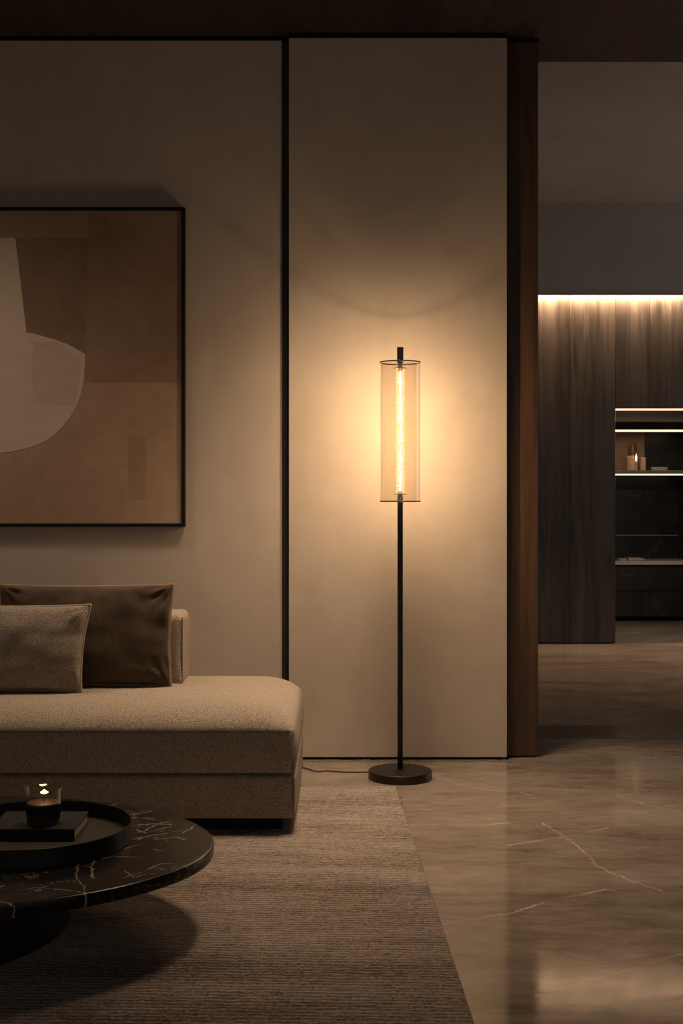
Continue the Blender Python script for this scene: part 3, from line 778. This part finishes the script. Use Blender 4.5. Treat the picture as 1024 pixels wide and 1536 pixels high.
tag(obj('box', bx(bt[0], bt[1], ys - .05, ys + .06, zs1 + .0004, zj(686.5), .002, 2), plain('pinkish_box', (.50, .33, .24), .5), None, None, ((bt[0] + bt[1]) / 2, ys, zs1)), 'narrow upright tan box on the shelf right of the jar', 'box')
d0, d1 = bxx(976, ys), bxx(1001, ys); dc, dr = (d0 + d1) / 2, (d1 - d0) / 2
tag(obj('dish', lathe(nb(), [(0, zs1 + .0004), (dr * .8, zs1 + .0004), (dr * .88, zs1 + .006), (dr, zj(702.5)), (dr, zj(700.8)), (dr * .94, zj(700.8)), (dr * .8, zs1 + .014), (0, zs1 + .012)], dc, ys, 48), plain('pale_dish', (.62, .52, .44), .4), None, .6, (dc, ys, zs1)), 'low pale round dish on the right of the lit shelf', 'dish')
# counter, base cabinet and the two flat things on the counter
zc0, zc1 = .484, .516
tag(obj('countertop', bx(xr0, xr1, 10.83, 11.298, zc0, zc1, .002, 2), M_counter, None, None, (2.5, 11.06, zc0)), 'pale stone countertop slab over the black base cabinet in the recess', 'countertop')
bc = thing('base_cabinet', (2.5, 11.0, 0), 'low black marble-fronted cabinet under the pale countertop', 'cabinet')
obj('body', bx(xr0, xr1, 10.89, 11.29, .05, zc0 - .001), M_black, bc)
obj('toe_kick', bx(xr0, xr1, 10.93, 11.0, 0, .05), M_black, bc)
zdl = EYE - (886 - HY) * 10.86 / F; xd = bxx(962.3, 10.86)
obj('drawer', bx(xr0 + .002, xr1 - .002, 10.86, 10.885, zdl + .003, zc0 - .012, .001, 1), M_front, bc)
obj('door', bx(xr0 + .002, xd - .004, 10.86, 10.885, .04, zdl - .003, .001, 1), M_front, bc)
obj('door', bx(xd + .004, xr1 - .002, 10.86, 10.885, .04, zdl - .003, .001, 1), M_front, bc)
M_board = plain('pinkish_board', (.46, .33, .26), .45)
yb = 11.0
b = nb(); box(b, bxx(925, yb), bxx(936, yb), yb - .10, yb + .08, zc1 + .0004, zc1 + .017, .003, 2)
tag(obj('folded_cloth', b, M_board, None, None, (bxx(930, yb), yb, zc1)), 'small flat folded cloth on the pale countertop against the tall cabinet', 'cloth')
brd = thing('serving_board', (bxx(951, yb), yb, zc1), 'thin flat serving board with a short handle lying on the pale countertop', 'board')
obj('board', bx(bxx(938.5, yb), bxx(960, yb), yb - .09, yb + .09, zc1 + .0004, zc1 + .022, .004, 2), M_board, brd)
obj('handle', bx(bxx(960, yb) + .0004, bxx(966, yb), yb - .02, yb + .02, zc1 + .0004, zc1 + .012, .003, 2), M_board, brd)

# ------------------------------------------------------------------ light
wd = bpy.data.worlds.new('dusk'); S.world = wd; wd.use_nodes = True
bg = wd.node_tree.nodes['Background']; bg.inputs[0].default_value = (*WORLD, 1); bg.inputs[1].default_value = WORLD_S
a = bpy.data.lights.new('added_window_fill', 'AREA'); a.shape = 'RECTANGLE'; a.size = 2.4; a.size_y = 2.5; a.energy = 15; a.color = (1.0, .97, .93)  # soft fill for the room beyond, added outside the unseen window
ao = bpy.data.objects.new('added_window_fill', a); C.objects.link(ao); ao.location = (XR + .3, 7.35, 1.3); ao.rotation_euler = (0, PI / 2, 0)
# soft fill lights added under the wooden ceiling, above the frame
def area(name, loc, sx, sy, watt, col, spread=180, shape='RECTANGLE', rot=(0, 0, 0)):
    l = bpy.data.lights.new(name, 'AREA'); l.shape = shape; l.size = sx; l.size_y = sy; l.energy = watt; l.color = col; l.spread = math.radians(spread)
    o = bpy.data.objects.new(name, l); C.objects.link(o); o.location = loc; o.rotation_euler = rot
    return o
area('added_ceiling_fill', (.12, 4.27, CEIL - .006), .50, .50, 13.0, (1.0, .75, .53), 74, 'DISK')
area('added_ceiling_fill', (-1.55, 4.18, CEIL - .006), .50, .50, 6.0, (1.0, .77, .57), 96, 'DISK')  # second fill, added to brighten the painting and left wall
area('recess_strip_light', ((kx(923.4) + 3.0) / 2, YK + .03, NZ + .008), 1.0, .02, 15.0, (1.0, .82, .64), 170)
area('valance_strip_light', ((kx(923.4) + 3.0) / 2, 10.875, 1.636), 1.1, .02, 1.5, LED, 170)
cy = S.cycles; cy.use_light_tree = False
cy.use_denoising = True; cy.sample_clamp_indirect = 4.0; cy.max_bounces = 10; cy.diffuse_bounces = 5; cy.glossy_bounces = 5; cy.transparent_max_bounces = 16
